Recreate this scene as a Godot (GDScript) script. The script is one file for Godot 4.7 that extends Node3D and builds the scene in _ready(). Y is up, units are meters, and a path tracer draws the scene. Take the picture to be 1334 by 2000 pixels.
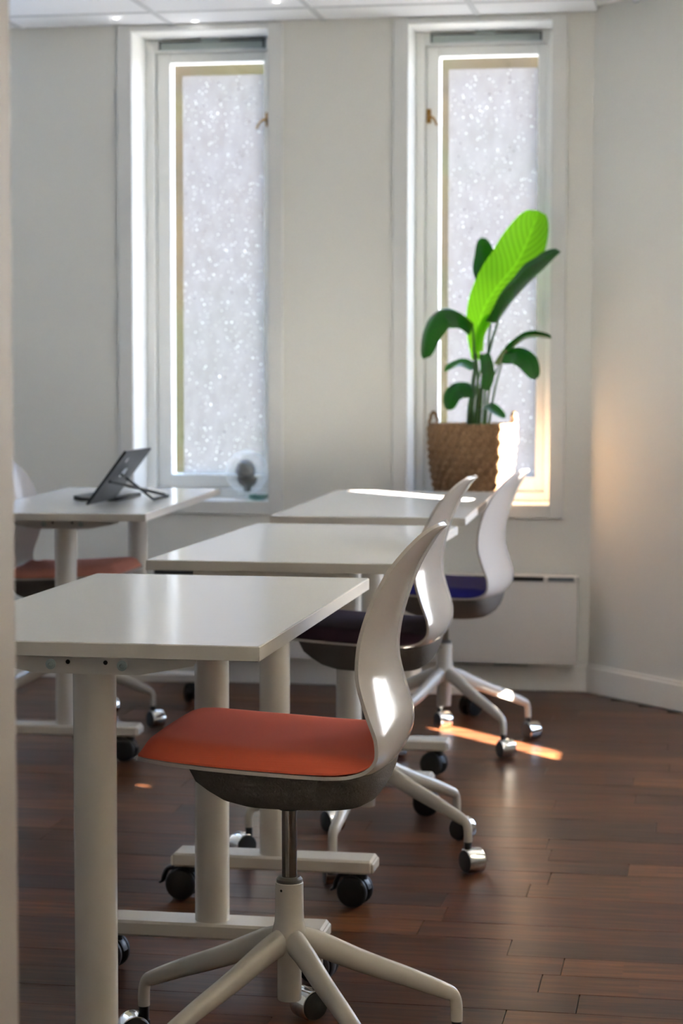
extends Node3D
# A bright classroom corner: white wheeled desks with shell chairs, two tall misted windows, a plant in a basket.

var M := {}
var rng := RandomNumberGenerator.new()

func V(x: float, y: float, z: float) -> Vector3:
	return Vector3(x, y, z)

# ------------------------------------------------------------------ naming
var used := {}

func numbered(called: String) -> String:
	if not used.has(called):
		used[called] = 0
		return called
	used[called] += 1
	return "%s_%03d" % [called, used[called]]

func tag(o: Node3D, label := "", category := "", group := "", kind := "") -> void:
	if label: o.set_meta("label", label)
	if category: o.set_meta("category", category)
	if group: o.set_meta("group", group)
	if kind: o.set_meta("kind", kind)

func thing(called: String, label: String, category: String, at: Vector3, turn := 0.0, group := "") -> Node3D:
	var o := Node3D.new()
	o.name = numbered(called)
	add_child(o)
	o.position = at
	o.rotation.y = turn
	tag(o, label, category, group)
	return o

func obj(called: String, s: SurfaceTool, m: Material, parent: Node = null) -> MeshInstance3D:
	s.generate_normals()
	return put(called, s.commit(), m, parent)

func put(called: String, mesh: Mesh, m: Material, parent: Node = null) -> MeshInstance3D:
	var o := MeshInstance3D.new()
	o.mesh = mesh
	o.material_override = m
	if parent == null:
		o.name = numbered(called)
		add_child(o)
	else:
		o.name = called
		parent.add_child(o, true)
	return o

func struct(called: String, s: SurfaceTool, m: Material, label := "") -> MeshInstance3D:
	var o := obj(called, s, m)
	tag(o, label, "", "", "structure")
	return o

# ------------------------------------------------------------------ shapes
func mb() -> SurfaceTool:
	var s := SurfaceTool.new()
	s.begin(Mesh.PRIMITIVE_TRIANGLES)
	s.set_smooth_group(-1)
	return s

func poly(s: SurfaceTool, p: Array, out: Vector3) -> void:
	var n: Vector3 = (p[0] - p[2]).cross(p[0] - p[1])
	if n.length_squared() < 1e-16 and p.size() > 3:
		n = (p[0] - p[3]).cross(p[0] - p[2])
	var q := p
	if n.dot(out) < 0.0:
		q = p.duplicate()
		q.reverse()
	for i in range(1, q.size() - 1):
		s.add_vertex(q[0]); s.add_vertex(q[i]); s.add_vertex(q[i + 1])

# chamfered box from lo to hi under a transform
func bx(s: SurfaceTool, lo: Vector3, hi: Vector3, b := 0.0, xf := Transform3D.IDENTITY) -> void:
	s.set_smooth_group(-1)
	var c := (lo + hi) / 2.0
	var h := (hi - lo) / 2.0
	if b <= 0.0:
		for ax in 3:
			for sg in [-1.0, 1.0]:
				var o := Vector3.ZERO
				o[ax] = sg
				var u := Vector3.ZERO
				u[(ax + 1) % 3] = h[(ax + 1) % 3]
				var w := Vector3.ZERO
				w[(ax + 2) % 3] = h[(ax + 2) % 3]
				var m := c + o * h
				poly(s, [xf * (m - u - w), xf * (m + u - w), xf * (m + u + w), xf * (m - u + w)], xf.basis * o)
		return
	b = minf(b, minf(h.x, minf(h.y, h.z)) * 0.98)
	for ax in 3:
		var a1 := (ax + 1) % 3
		var a2 := (ax + 2) % 3
		for sg in [-1.0, 1.0]:
			var o := Vector3.ZERO
			o[ax] = sg
			var u := Vector3.ZERO
			u[a1] = h[a1] - b
			var w := Vector3.ZERO
			w[a2] = h[a2] - b
			var m := c + o * h
			poly(s, [xf * (m - u - w), xf * (m + u - w), xf * (m + u + w), xf * (m - u + w)], xf.basis * o)
			for sk in [-1.0, 1.0]:   # edges between axis ax and a1
				var e := Vector3.ZERO
				e[a1] = sk
				var p1 := c + o * h + e * (h[a1] - b)
				var p2 := c + o * (h[ax] - b) + e * h[a1]
				poly(s, [xf * (p1 - w), xf * (p1 + w), xf * (p2 + w), xf * (p2 - w)], xf.basis * (o + e))
	for sx in [-1.0, 1.0]:
		for sy in [-1.0, 1.0]:
			for sz in [-1.0, 1.0]:
				var g := Vector3(sx, sy, sz)
				var k := c + g * (h - Vector3(b, b, b))
				poly(s, [xf * (k + V(sx * b, 0, 0)), xf * (k + V(0, sy * b, 0)), xf * (k + V(0, 0, sz * b))], xf.basis * g)

# profile of (radius, height), outside on the right when walking it upwards
func lathe(s: SurfaceTool, prof: Array, n := 24, xf := Transform3D.IDENTITY, a0 := 0.0, a1 := TAU) -> void:
	var grp := 1
	for k in prof.size() - 1:
		var p: Vector2 = prof[k]
		var q: Vector2 = prof[k + 1]
		var d := (q - p).normalized()
		if k > 0:
			var e: Vector2 = (p - prof[k - 1]).normalized()
			if e.dot(d) < 0.8: grp += 1
		s.set_smooth_group(grp)
		for i in n:
			var t0 := a0 + (a1 - a0) * i / n
			var t1 := a0 + (a1 - a0) * (i + 1) / n
			var c0 := V(cos(t0), 0, sin(t0))
			var c1 := V(cos(t1), 0, sin(t1))
			var out := (c0 + c1).normalized() * d.y + V(0, -d.x, 0)
			var A := c0 * p.x + V(0, p.y, 0)
			var B := c1 * p.x + V(0, p.y, 0)
			var C := c1 * q.x + V(0, q.y, 0)
			var D := c0 * q.x + V(0, q.y, 0)
			var ring := []
			if p.x < 1e-6: ring = [A, C, D]
			elif q.x < 1e-6: ring = [A, B, C]
			else: ring = [A, B, C, D]
			var r2 := []
			for v in ring: r2.append(xf * v)
			poly(s, r2, xf.basis * out)

func smooth_path(pts: Array, per := 6) -> Array:
	var r := []
	for i in pts.size() - 1:
		var p0 = pts[maxi(i - 1, 0)]
		var p3 = pts[mini(i + 2, pts.size() - 1)]
		for k in per:
			r.append(pts[i].cubic_interpolate(pts[i + 1], p0, p3, float(k) / per))
	r.append(pts[-1])
	return r

# tube along a path; rad(t) gives (half width across, half height)
func tube(s: SurfaceTool, pts: Array, rad: Callable, n := 10, up := Vector3.UP, caps := true) -> void:
	var rings := []
	var m := pts.size()
	for i in m:
		var t: Vector3 = (pts[mini(i + 1, m - 1)] - pts[maxi(i - 1, 0)]).normalized()
		var side := t.cross(up)
		if side.length() < 0.05: side = t.cross(V(0.9, 0.1, 0.3))
		side = side.normalized()
		if i > 0:
			var prev: Array = rings[i - 1]
			var ps: Vector3 = (prev[0] - pts[i - 1]).normalized()
			var alt := (ps - t * ps.dot(t)).normalized()
			side = alt
		var w := side.cross(t).normalized()
		var r: Vector2 = rad.call(float(i) / (m - 1))
		var ring := []
		for k in n:
			var a := TAU * k / n
			ring.append(pts[i] + side * cos(a) * r.x + w * sin(a) * r.y)
		rings.append(ring)
	s.set_smooth_group(1)
	for i in m - 1:
		var mid: Vector3 = (pts[i] + pts[i + 1]) / 2.0
		for k in n:
			var q := [rings[i][k], rings[i][(k + 1) % n], rings[i + 1][(k + 1) % n], rings[i + 1][k]]
			poly(s, q, (q[0] + q[1] + q[2] + q[3]) / 4.0 - mid)
	if caps:
		s.set_smooth_group(-1)
		poly(s, rings[0], pts[0] - pts[1])
		poly(s, rings[m - 1], pts[m - 1] - pts[m - 2])

# a sheet of two faces T and B with a closed rim
func shell(s: SurfaceTool, T: Array, B: Array) -> void:
	var n := T.size()
	var m: int = T[0].size()
	s.set_smooth_group(1)
	for i in n - 1:
		for j in m - 1:
			var out: Vector3 = (T[i][j] - B[i][j]) + (T[i + 1][j + 1] - B[i + 1][j + 1])
			poly(s, [T[i][j], T[i][j + 1], T[i + 1][j + 1], T[i + 1][j]], out)
	s.set_smooth_group(2)
	for i in n - 1:
		for j in m - 1:
			var out: Vector3 = (T[i][j] - B[i][j]) + (T[i + 1][j + 1] - B[i + 1][j + 1])
			poly(s, [B[i][j], B[i][j + 1], B[i + 1][j + 1], B[i + 1][j]], -out)
	s.set_smooth_group(3)
	for i in n - 1:
		poly(s, [T[i][0], T[i + 1][0], B[i + 1][0], B[i][0]], T[i][0] - T[i][1])
		poly(s, [T[i][m - 1], T[i + 1][m - 1], B[i + 1][m - 1], B[i][m - 1]], T[i][m - 1] - T[i][m - 2])
	for j in m - 1:
		poly(s, [T[0][j], T[0][j + 1], B[0][j + 1], B[0][j]], T[0][j] - T[1][j])
		poly(s, [T[n - 1][j], T[n - 1][j + 1], B[n - 1][j + 1], B[n - 1][j]], T[n - 1][j] - T[n - 2][j])

# stacked closed rings (each an Array of Vector3), closed at both ends
func loft(s: SurfaceTool, rings: Array, smooth := true) -> void:
	s.set_smooth_group(1 if smooth else -1)
	var n: int = rings[0].size()
	var cs := []
	for r in rings:
		var c := Vector3.ZERO
		for p in r: c += p
		cs.append(c / n)
	for i in rings.size() - 1:
		for k in n:
			var q := [rings[i][k], rings[i][(k + 1) % n], rings[i + 1][(k + 1) % n], rings[i + 1][k]]
			var f: Vector3 = (q[0] + q[1] + q[2] + q[3]) / 4.0
			var out: Vector3 = f - (cs[i] + cs[i + 1]) / 2.0
			var nn: Vector3 = (q[0] - q[2]).cross(q[1] - q[3])
			if absf(nn.normalized().dot(out.normalized())) < 0.05: out = cs[i + 1] - cs[i]
			poly(s, q, out)
	poly(s, rings[0], cs[0] - cs[1])
	poly(s, rings[-1], cs[-1] - cs[-2])

func sup(c: Vector3, rx: float, rz: float, e: float, n: int, dip := 0.0) -> Array:   # superellipse ring in the xz plane
	var r := []
	for k in n:
		var a := TAU * k / n
		var ca := cos(a)
		var sa := sin(a)
		var x := signf(ca) * pow(absf(ca), 2.0 / e) * rx
		var z := signf(sa) * pow(absf(sa), 2.0 / e) * rz
		r.append(c + V(x, dip * (x / rx) * (x / rx), z))
	return r

# ------------------------------------------------------------------ materials
func mat(called: String, c: Color, rough := 0.6, metal := 0.0, spec := 0.5) -> StandardMaterial3D:
	var m := StandardMaterial3D.new()
	m.resource_name = called
	m.albedo_color = c
	m.roughness = rough
	m.metallic = metal
	m.metallic_specular = spec
	M[called] = m
	return m

func noise(freq: float, oct := 3, sd := 1) -> FastNoiseLite:
	var f := FastNoiseLite.new()
	f.seed = sd
	f.frequency = freq
	f.fractal_octaves = oct
	f.noise_type = FastNoiseLite.TYPE_SIMPLEX_SMOOTH
	return f

func grey_image(w: int, h: int, fn: Callable) -> ImageTexture:
	var im := Image.create(w, h, false, Image.FORMAT_RGB8)
	for y in h:
		for x in w:
			im.set_pixel(x, y, fn.call(x, y))
	return ImageTexture.create_from_image(im)

func relief(m: StandardMaterial3D, tex: Texture2D, scale: Vector3, height: float, world := false) -> void:
	m.heightmap_enabled = true
	m.heightmap_texture = tex
	m.heightmap_scale = height
	m.uv1_triplanar = true
	m.uv1_world_triplanar = world
	m.uv1_scale = scale

func materials() -> void:
	mat("wall", Color(0.845, 0.845, 0.825), 0.75)
	mat("ceiling_white", Color(0.93, 0.935, 0.94), 0.8)
	mat("tile_white", Color(0.95, 0.955, 0.965), 0.7)
	mat("grid_bar", Color(0.80, 0.81, 0.82), 0.5)
	mat("trim", Color(0.83, 0.835, 0.83), 0.45)
	mat("frame_white", Color(0.93, 0.935, 0.925), 0.35)
	mat("vent_grey", Color(0.60, 0.64, 0.63), 0.4)
	mat("vent_dark", Color(0.16, 0.17, 0.17), 0.6)
	mat("brass", Color(0.62, 0.47, 0.24), 0.35, 0.9)
	mat("desk_top", Color(0.83, 0.825, 0.81), 0.18, 0.0, 0.68)
	mat("desk_edge", Color(0.76, 0.74, 0.71), 0.5)
	mat("frame_paint", Color(0.765, 0.74, 0.70), 0.22)
	mat("base_paint", Color(0.71, 0.685, 0.645), 0.26)
	mat("skirting", Color(0.90, 0.89, 0.87), 0.45)
	mat("zinc", Color(0.62, 0.66, 0.64), 0.35, 0.9)
	mat("dark_hole", Color(0.02, 0.02, 0.02), 0.9)
	mat("black_plastic", Color(0.085, 0.085, 0.088), 0.42)
	mat("black_rubber", Color(0.065, 0.065, 0.068), 0.55)
	mat("chrome", Color(0.86, 0.86, 0.85), 0.08, 1.0)
	mat("steel", Color(0.55, 0.52, 0.49), 0.2, 1.0)
	mat("collar_grey", Color(0.30, 0.29, 0.28), 0.5)
	mat("shell_plastic", Color(0.68, 0.65, 0.63), 0.13, 0.0, 0.42)
	mat("radiator_white", Color(0.84, 0.825, 0.81), 0.22)
	mat("radiator_dark", Color(0.05, 0.065, 0.08), 0.5)
	mat("display_grey", Color(0.33, 0.37, 0.41), 0.3)
	mat("jamb_paint", Color(0.60, 0.56, 0.515), 0.5)
	mat("blind_cloth", Color(0.90, 0.89, 0.86), 0.9)
	M.blind_cloth.backlight_enabled = true
	M.blind_cloth.backlight = Color(0.66, 0.65, 0.63)
	mat("soil", Color(0.09, 0.065, 0.045), 0.95)
	mat("globe_core", Color(0.40, 0.41, 0.42), 0.25, 0.7)
	mat("globe_base", Color(0.16, 0.13, 0.14), 0.5)
	mat("tablet_back", Color(0.055, 0.062, 0.072), 0.3, 0.35)
	mat("tablet_black", Color(0.02, 0.021, 0.023), 0.4)
	mat("screen_glass", Color(0.012, 0.012, 0.014), 0.06)
	mat("pale_plate", Color(0.75, 0.77, 0.80), 0.12, 0.9)
	mat("outdoor_render", Color(0.72, 0.70, 0.66), 0.85)

	var pane := mat("pane_glass", Color(0.97, 0.98, 0.98, 0.06), 0.02)
	pane.transparency = BaseMaterial3D.TRANSPARENCY_ALPHA
	var globe := mat("globe_glass", Color(0.96, 1.0, 0.99, 0.12), 0.02)
	globe.transparency = BaseMaterial3D.TRANSPARENCY_ALPHA
	var teal := mat("teal_glass", Color(0.25, 0.62, 0.55, 0.35), 0.05)
	teal.transparency = BaseMaterial3D.TRANSPARENCY_ALPHA

	# misted glass: fine droplets that scatter daylight
	var mn := noise(0.012, 4, 5)
	var im := Image.create(384, 1536, false, Image.FORMAT_RGBA8)
	for y in 1536:
		for x in 384:
			var a := 0.80 + 0.13 * mn.get_noise_2d(x, y * 0.7)
			im.set_pixel(x, y, Color(0.465, 0.447, 0.43, clampf(a, 0.0, 1.0)))
	rng.seed = 77
	for k in 1100:
		var cx := rng.randi_range(4, 379)
		var cy := rng.randi_range(4, 1531)
		var r := rng.randf_range(1.2, 3.2)
		var up := rng.randf_range(0.04, 0.30) * (1.0 if rng.randf() < 0.8 else -0.5)
		for dy in range(-3, 4):
			for dx in range(-3, 4):
				if dx * dx + dy * dy <= r * r:
					var c := im.get_pixel(cx + dx, cy + dy)
					c.a = clampf(c.a + up * 0.5, 0.0, 1.0)
					c.r = clampf(c.r + up, 0.0, 1.0)
					c.g = clampf(c.g + up, 0.0, 1.0)
					c.b = clampf(c.b + up, 0.0, 1.0)
					im.set_pixel(cx + dx, cy + dy, c)
	var mist := mat("condensation", Color(1, 1, 1), 1.0, 0.0, 0.0)
	mist.albedo_texture = ImageTexture.create_from_image(im)
	mist.transparency = BaseMaterial3D.TRANSPARENCY_ALPHA
	mist.backlight_enabled = true
	mist.backlight = Color(1.33, 1.33, 1.33)

	# fabrics
	var weave := grey_image(64, 64, func(x, y):
		var a := absf(sin(x * PI / 4.0)) * (0.5 + 0.5 * signf(sin(y * PI / 4.0)))
		var b := absf(sin(y * PI / 4.0)) * (0.5 - 0.5 * signf(sin(y * PI / 4.0)))
		var v := 0.3 + 0.5 * maxf(a, b)
		return Color(v, v, v))
	for f in [["orange_cloth", Color(0.85, 0.40, 0.30)], ["plum_cloth", Color(0.24, 0.165, 0.22)], ["blue_cloth", Color(0.17, 0.17, 0.50)], ["salmon_cloth", Color(0.72, 0.47, 0.40)]]:
		var m := mat(f[0], f[1], 0.85, 0.0, 0.3)
		m.rim_enabled = true
		m.rim = 0.2
		m.rim_tint = 0.6
		relief(m, weave, V(38, 38, 38), 0.02)
	var fn := noise(0.09, 3, 9)
	var felt_tex := grey_image(256, 256, func(x, y):
		var v := clampf(0.5 + 0.9 * fn.get_noise_2d(x, y) + 0.25 * fn.get_noise_2d(x * 5.0 + 900.0, y * 5.0), 0.0, 1.0)
		return Color(v, v, v))
	var felt := mat("felt", Color(0.38, 0.36, 0.34), 0.95, 0.0, 0.2)
	felt.detail_enabled = false
	relief(felt, felt_tex, V(9, 9, 9), 0.15)

	# melamine desk top: very faint wood-pore relief
	var pn := noise(0.03, 2, 21)
	var pores := grey_image(256, 256, func(x, y):
		var v := 0.6 + 0.4 * pn.get_noise_2d(x * 0.6, y * 7.0)
		return Color(v, v, v))
	relief(M.desk_top, pores, V(2.2, 2.2, 2.2), 0.006)
	var ptile := grey_image(128, 128, func(x, y):
		var v := 0.7 + 0.3 * fn.get_noise_2d(x * 1.3, y * 1.3)
		return Color(v, v, v))
	relief(M.tile_white, ptile, V(4, 4, 4), 0.03)
	relief(M.wall, ptile, V(5, 5, 5), 0.02, true)

	# floor boards: eight stains of the same grain
	var g1 := noise(0.008, 4, 31)
	var g2 := noise(0.05, 2, 32)
	var grain := grey_image(1024, 256, func(x, y):
		var v := 0.80 + 0.34 * g1.get_noise_2d(x * 0.45, y * 5.5) + 0.10 * g2.get_noise_2d(x * 0.25, y * 7.0)
		v = clampf(v, 0.3, 1.0)
		return Color(v, v * 0.985, v * 0.97))
	var bump := grey_image(512, 256, func(x, y):
		var v := clampf(0.6 + 0.35 * g2.get_noise_2d(x * 0.22, y * 5.0) + 0.2 * g1.get_noise_2d(x * 2.0, y * 4.0), 0.0, 1.0)
		return Color(v, v, v))
	var tones := [Color(0.43, 0.265, 0.175), Color(0.39, 0.235, 0.155), Color(0.46, 0.29, 0.185), Color(0.36, 0.23, 0.16), Color(0.41, 0.245, 0.165), Color(0.51, 0.325, 0.205), Color(0.375, 0.23, 0.155), Color(0.325, 0.215, 0.16)]
	for i in tones.size():
		var m := mat("board_%d" % i, tones[i].darkened(0.08), 0.28, 0.0, 0.25)
		m.albedo_texture = grain
		relief(m, bump, V(0.83, 1.0, 3.2), 0.012)
		m.uv1_offset = V(0.137 * i, 0.3 * i, 0.291 * i)
	mat("subfloor", Color(0.08, 0.055, 0.04), 0.8)

	# woven sea-grass
	var sg := noise(0.06, 2, 41)
	var straw := grey_image(256, 256, func(x, y):
		var v := clampf(0.68 + 0.5 * sg.get_noise_2d(x * 1.0, y * 4.0), 0.2, 1.0)
		return Color(v, v * 0.95, v * 0.88))
	var bs := mat("seagrass", Color(0.78, 0.66, 0.54), 0.8, 0.0, 0.3)
	bs.albedo_texture = straw
	relief(bs, straw, V(7, 7, 7), 0.12)

	# leaves
	var lf := grey_image(256, 128, func(x, y):
		var across := absf(y - 64.0) / 64.0
		var rib := 0.5 + 0.5 * sin((x * 0.9 - across * 40.0) * 0.55)
		var v := 0.82 + 0.12 * rib + (0.18 if absf(y - 64.0) < 3.0 else 0.0)
		v = minf(v, 1.0)
		return Color(v, v, v * 0.95))
	for d in [["leaf_backlit", Color(0.60, 0.86, 0.24), Color(1.15, 1.25, 0.75)], ["leaf_deep", Color(0.12, 0.38, 0.10), Color(0.40, 0.75, 0.28)]]:  # first leaf colour raised to carry the window light behind it
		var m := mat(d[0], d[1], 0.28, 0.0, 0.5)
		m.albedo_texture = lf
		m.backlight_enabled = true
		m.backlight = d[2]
	mat("stem_green", Color(0.16, 0.34, 0.10), 0.4)

	# hillside
	var hn := noise(0.02, 5, 51)
	var hn2 := noise(0.006, 3, 52)
	var hill_tex := grey_image(512, 512, func(x, y):
		var a := clampf(0.5 + 0.9 * hn.get_noise_2d(x, y), 0.0, 1.0)
		var b := clampf(0.5 + 1.3 * hn2.get_noise_2d(x, y), 0.0, 1.0)
		var c := Color(0.058, 0.042, 0.012).lerp(Color(0.028, 0.020, 0.007), a)
		return c.lerp(Color(0.034, 0.040, 0.008), smoothstep(0.55, 0.85, b)))
	var hm := mat("hillside", Color(1, 1, 1), 0.95, 0.0, 0.1)
	hm.albedo_texture = hill_tex
	hm.uv1_triplanar = true
	hm.uv1_scale = V(0.11, 0.11, 0.11)
	mat("terrace", Color(0.53, 0.525, 0.52), 0.9)

# ------------------------------------------------------------------ the setting
const W1 := [-1.283, -0.781]
const ADDED_W0 := [-3.12, -1.86]  # added opening out of view, lets more daylight in at the back
const W2 := [-0.277, 0.228]
const SILL := 0.66
const HEAD := 2.345
const CEIL := 2.369
const RX := 1.883          # inner face of the side wall
const BX := 0.372          # corner of back wall and slanting wall
const CZ := 1.73           # where the slanting wall meets the side wall

func build_light() -> void:
	var cam := Camera3D.new()
	cam.name = "camera"
	add_child(cam)
	var R := Basis(V(0, 1, 0), 0.1755) * Basis(V(1, 0, 0), -0.0667) * Basis(V(0, 0, 1), 0.0013)
	cam.transform = Transform3D(R, V(0.7658, 1.1151, 7.2204))
	var at := CameraAttributesPhysical.new()
	at.frustum_focal_length = 70.0
	at.frustum_focus_distance = 3.15
	at.frustum_near = 0.05
	at.frustum_far = 400.0
	at.exposure_aperture = 7.0
	at.auto_exposure_enabled = false
	cam.attributes = at
	cam.fov = rad_to_deg(2.0 * atan(0.25))
	cam.current = true

	var we := WorldEnvironment.new()
	we.name = "environment"
	var e := Environment.new()
	e.background_mode = Environment.BG_SKY
	var sky := Sky.new()
	var sm := ProceduralSkyMaterial.new()
	sm.sky_top_color = Color(0.62, 0.76, 0.95)
	sm.sky_horizon_color = Color(0.93, 0.95, 0.98)
	sm.sky_curve = 0.25
	sm.ground_bottom_color = Color(0.55, 0.54, 0.52)
	sm.ground_horizon_color = Color(0.80, 0.80, 0.80)
	sm.sun_angle_max = 6.0
	sm.sky_energy_multiplier = 1.0
	sky.sky_material = sm
	e.sky = sky
	e.background_energy_multiplier = 3.0
	e.tonemap_mode = Environment.TONE_MAPPER_LINEAR
	e.tonemap_exposure = 6.0
	e.sdfgi_enabled = true
	e.ssao_enabled = true
	e.ssil_enabled = true
	we.environment = e
	add_child(we)

	var sun := DirectionalLight3D.new()
	sun.name = "sun"
	sun.light_energy = 20.0
	sun.light_color = Color(1.0, 0.965, 0.91)
	sun.light_angular_distance = 0.4
	sun.shadow_enabled = true
	add_child(sun)
	var d := V(-0.693, -0.4, -0.721).normalized()
	sun.look_at_from_position(V(6, 5, 9), V(6, 5, 9) + d, Vector3.UP)

func build_room() -> void:
	# back wall with two tall openings and an added one
	var s := mb()
	var e := 0.012
	var spans := [[-3.4, ADDED_W0[0] - e], [ADDED_W0[1] + e, W1[0] - e], [W1[1] + e, W2[0] - e], [W2[1] + e, BX + 0.16]]
	for p in spans: bx(s, V(p[0], -0.1, -0.30), V(p[1], 2.62, 0))
	for w in [ADDED_W0, W1, W2]:
		bx(s, V(w[0] - e, -0.1, -0.30), V(w[1] + e, SILL - e, 0))
		bx(s, V(w[0] - e, HEAD + e, -0.30), V(w[1] + e, 2.62, 0))
	struct("wall_back", s, M.wall)
	# slanting wall beside the corner
	s = mb()
	var dir := V(RX - BX, 0, CZ).normalized()
	var nrm := V(-dir.z, 0, dir.x)       # towards the room
	var len_s := V(RX - BX, 0, CZ).length()
	var xf := Transform3D(Basis(dir, V(0, 1, 0), -nrm), V(BX, 0, 0))
	bx(s, V(0, -0.1, 0), V(SLANT[0], 2.62, 0.2), 0.0, xf)
	bx(s, V(SLANT[1], -0.1, 0), V(len_s + 0.12, 2.62, 0.2), 0.0, xf)
	bx(s, V(SLANT[0], -0.1, 0), V(SLANT[1], SSILL, 0.2), 0.0, xf)
	bx(s, V(SLANT[0], HEAD, 0), V(SLANT[1], 2.62, 0.2), 0.0, xf)
	struct("wall_slanting", s, M.wall)
	# side wall with its windows: [z0, z1, sill, blind from, to]
	s = mb()
	var z := CZ
	for w in SIDE:
		bx(s, V(RX, -0.1, z), V(RX + 0.28, 2.62, w[0]))
		bx(s, V(RX, -0.1, w[0]), V(RX + 0.28, w[2], w[1]))
		bx(s, V(RX, HEAD, w[0]), V(RX + 0.28, 2.62, w[1]))
		z = w[1]
	bx(s, V(RX, -0.1, z), V(RX + 0.28, 2.62, 9.2))
	struct("wall_right", s, M.wall)
	s = mb()
	bx(s, V(-3.4, -0.1, -0.3), V(-3.2, 2.62, 9.2))
	struct("wall_left", s, M.wall)
	s = mb()
	bx(s, V(-3.4, -0.1, 9.0), V(REAR[0], 2.62, 9.2))
	bx(s, V(REAR[1], -0.1, 9.0), V(RX + 0.28, 2.62, 9.2))
	bx(s, V(REAR[0], -0.1, 9.0), V(REAR[1], RSILL, 9.2))
	bx(s, V(REAR[0], HEAD, 9.0), V(REAR[1], 2.62, 9.2))
	struct("wall_rear", s, M.wall)
	# ceiling slab with lay-in tiles
	s = mb()
	bx(s, V(-3.4, CEIL + 0.017, -0.3), V(RX + 0.28, 2.62, 9.2))
	var ceil := struct("ceiling", s, M.ceiling_white)
	var xs := [-2.255, -1.695, -1.135, -0.582, -0.035, 0.52, 1.07]
	var zs := [0.0, 0.25, 0.80, 1.35, 1.90]
	for i in xs.size() - 1:
		for k in zs.size() - 1:
			var x1: float = xs[i + 1]
			var lim: float = BX + (zs[k]) * (RX - BX) / CZ
			if xs[i] > lim: continue
			x1 = minf(x1, lim + 0.02)
			var t := mb()
			bx(t, V(xs[i] + 0.009, CEIL, zs[k] + 0.009), V(x1 - 0.009, CEIL + 0.016, zs[k + 1] - 0.009), 0.003)
			obj("ceiling_tile", t, M.tile_white, ceil)
	for x in xs:
		var z0 := 0.0
		if x > BX: z0 = (x - BX) * CZ / (RX - BX)
		var t := mb()
		bx(t, V(x - 0.011, CEIL - 0.003, z0), V(x + 0.011, CEIL + 0.016, 1.9), 0.001)
		obj("ceiling_bar", t, M.grid_bar, ceil)
	for zz in [0.25, 0.80, 1.35]:
		var t := mb()
		bx(t, V(-2.255, CEIL - 0.0025, zz - 0.011), V(minf(BX + zz * (RX - BX) / CZ, 1.6), CEIL + 0.016, zz + 0.011), 0.001)
		obj("ceiling_bar", t, M.grid_bar, ceil)
	# baseboards
	s = mb()
	bx(s, V(-3.2, 0.0, 0), V(BX + 0.004, 0.092, 0.013), 0.003)
	bx(s, V(-3.2, 0.092, 0), V(BX + 0.004, 0.102, 0.008), 0.002)
	struct("baseboard_back", s, M.skirting)
	s = mb()
	bx(s, V(0.0, 0.0, -0.013), V(len_s, 0.092, 0.0), 0.003, xf)
	bx(s, V(0.0, 0.092, -0.008), V(len_s, 0.102, 0.0), 0.002, xf)
	struct("baseboard_right", s, M.skirting)
	# doorway through which the room is seen: partition wall with its jamb
	s = mb()
	bx(s, V(-3.2, 0, 5.62), V(0.165, CEIL + 0.02, 5.74))
	struct("wall_partition", s, M.wall)
	s = mb()
	bx(s, V(0.166, 0, 5.60), V(0.204, CEIL + 0.02, 5.76), 0.004)
	struct("door_1", s, M.jamb_paint)

# side-wall windows out of the frame: z0, z1, sill, cloth from, cloth to, holes
const SIDE := [[1.76, 2.36, 1.70, [[1.945, 2.40, 1.67, HEAD + 0.02], [1.73, 1.945, 2.01, HEAD + 0.02]], []],
	[2.765, 3.33, 0.66, [[2.89, 3.37, 0.63, HEAD + 0.02], [2.735, 2.89, 0.63, 0.88], [2.735, 2.89, 1.13, 1.77], [2.735, 2.89, 2.04, HEAD + 0.02]], []],
	[4.496, 5.016, 0.66, [[4.476, 5.036, 0.63, HEAD + 0.02]], [[4.596, 1.511]]],
	[5.490, 6.010, 0.66, [[5.470, 6.030, 0.63, HEAD + 0.02]], [[5.59, 1.268]]]]
const RSILL := 0.12
const REAR := [-0.15, 1.0]     # added window behind the camera, unseen, fills light on front faces
const SSILL := 0.38
const SLANT := [1.12, 2.02]   # added unseen window for daylight in the slanting wall, measured along it from the corner

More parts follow.
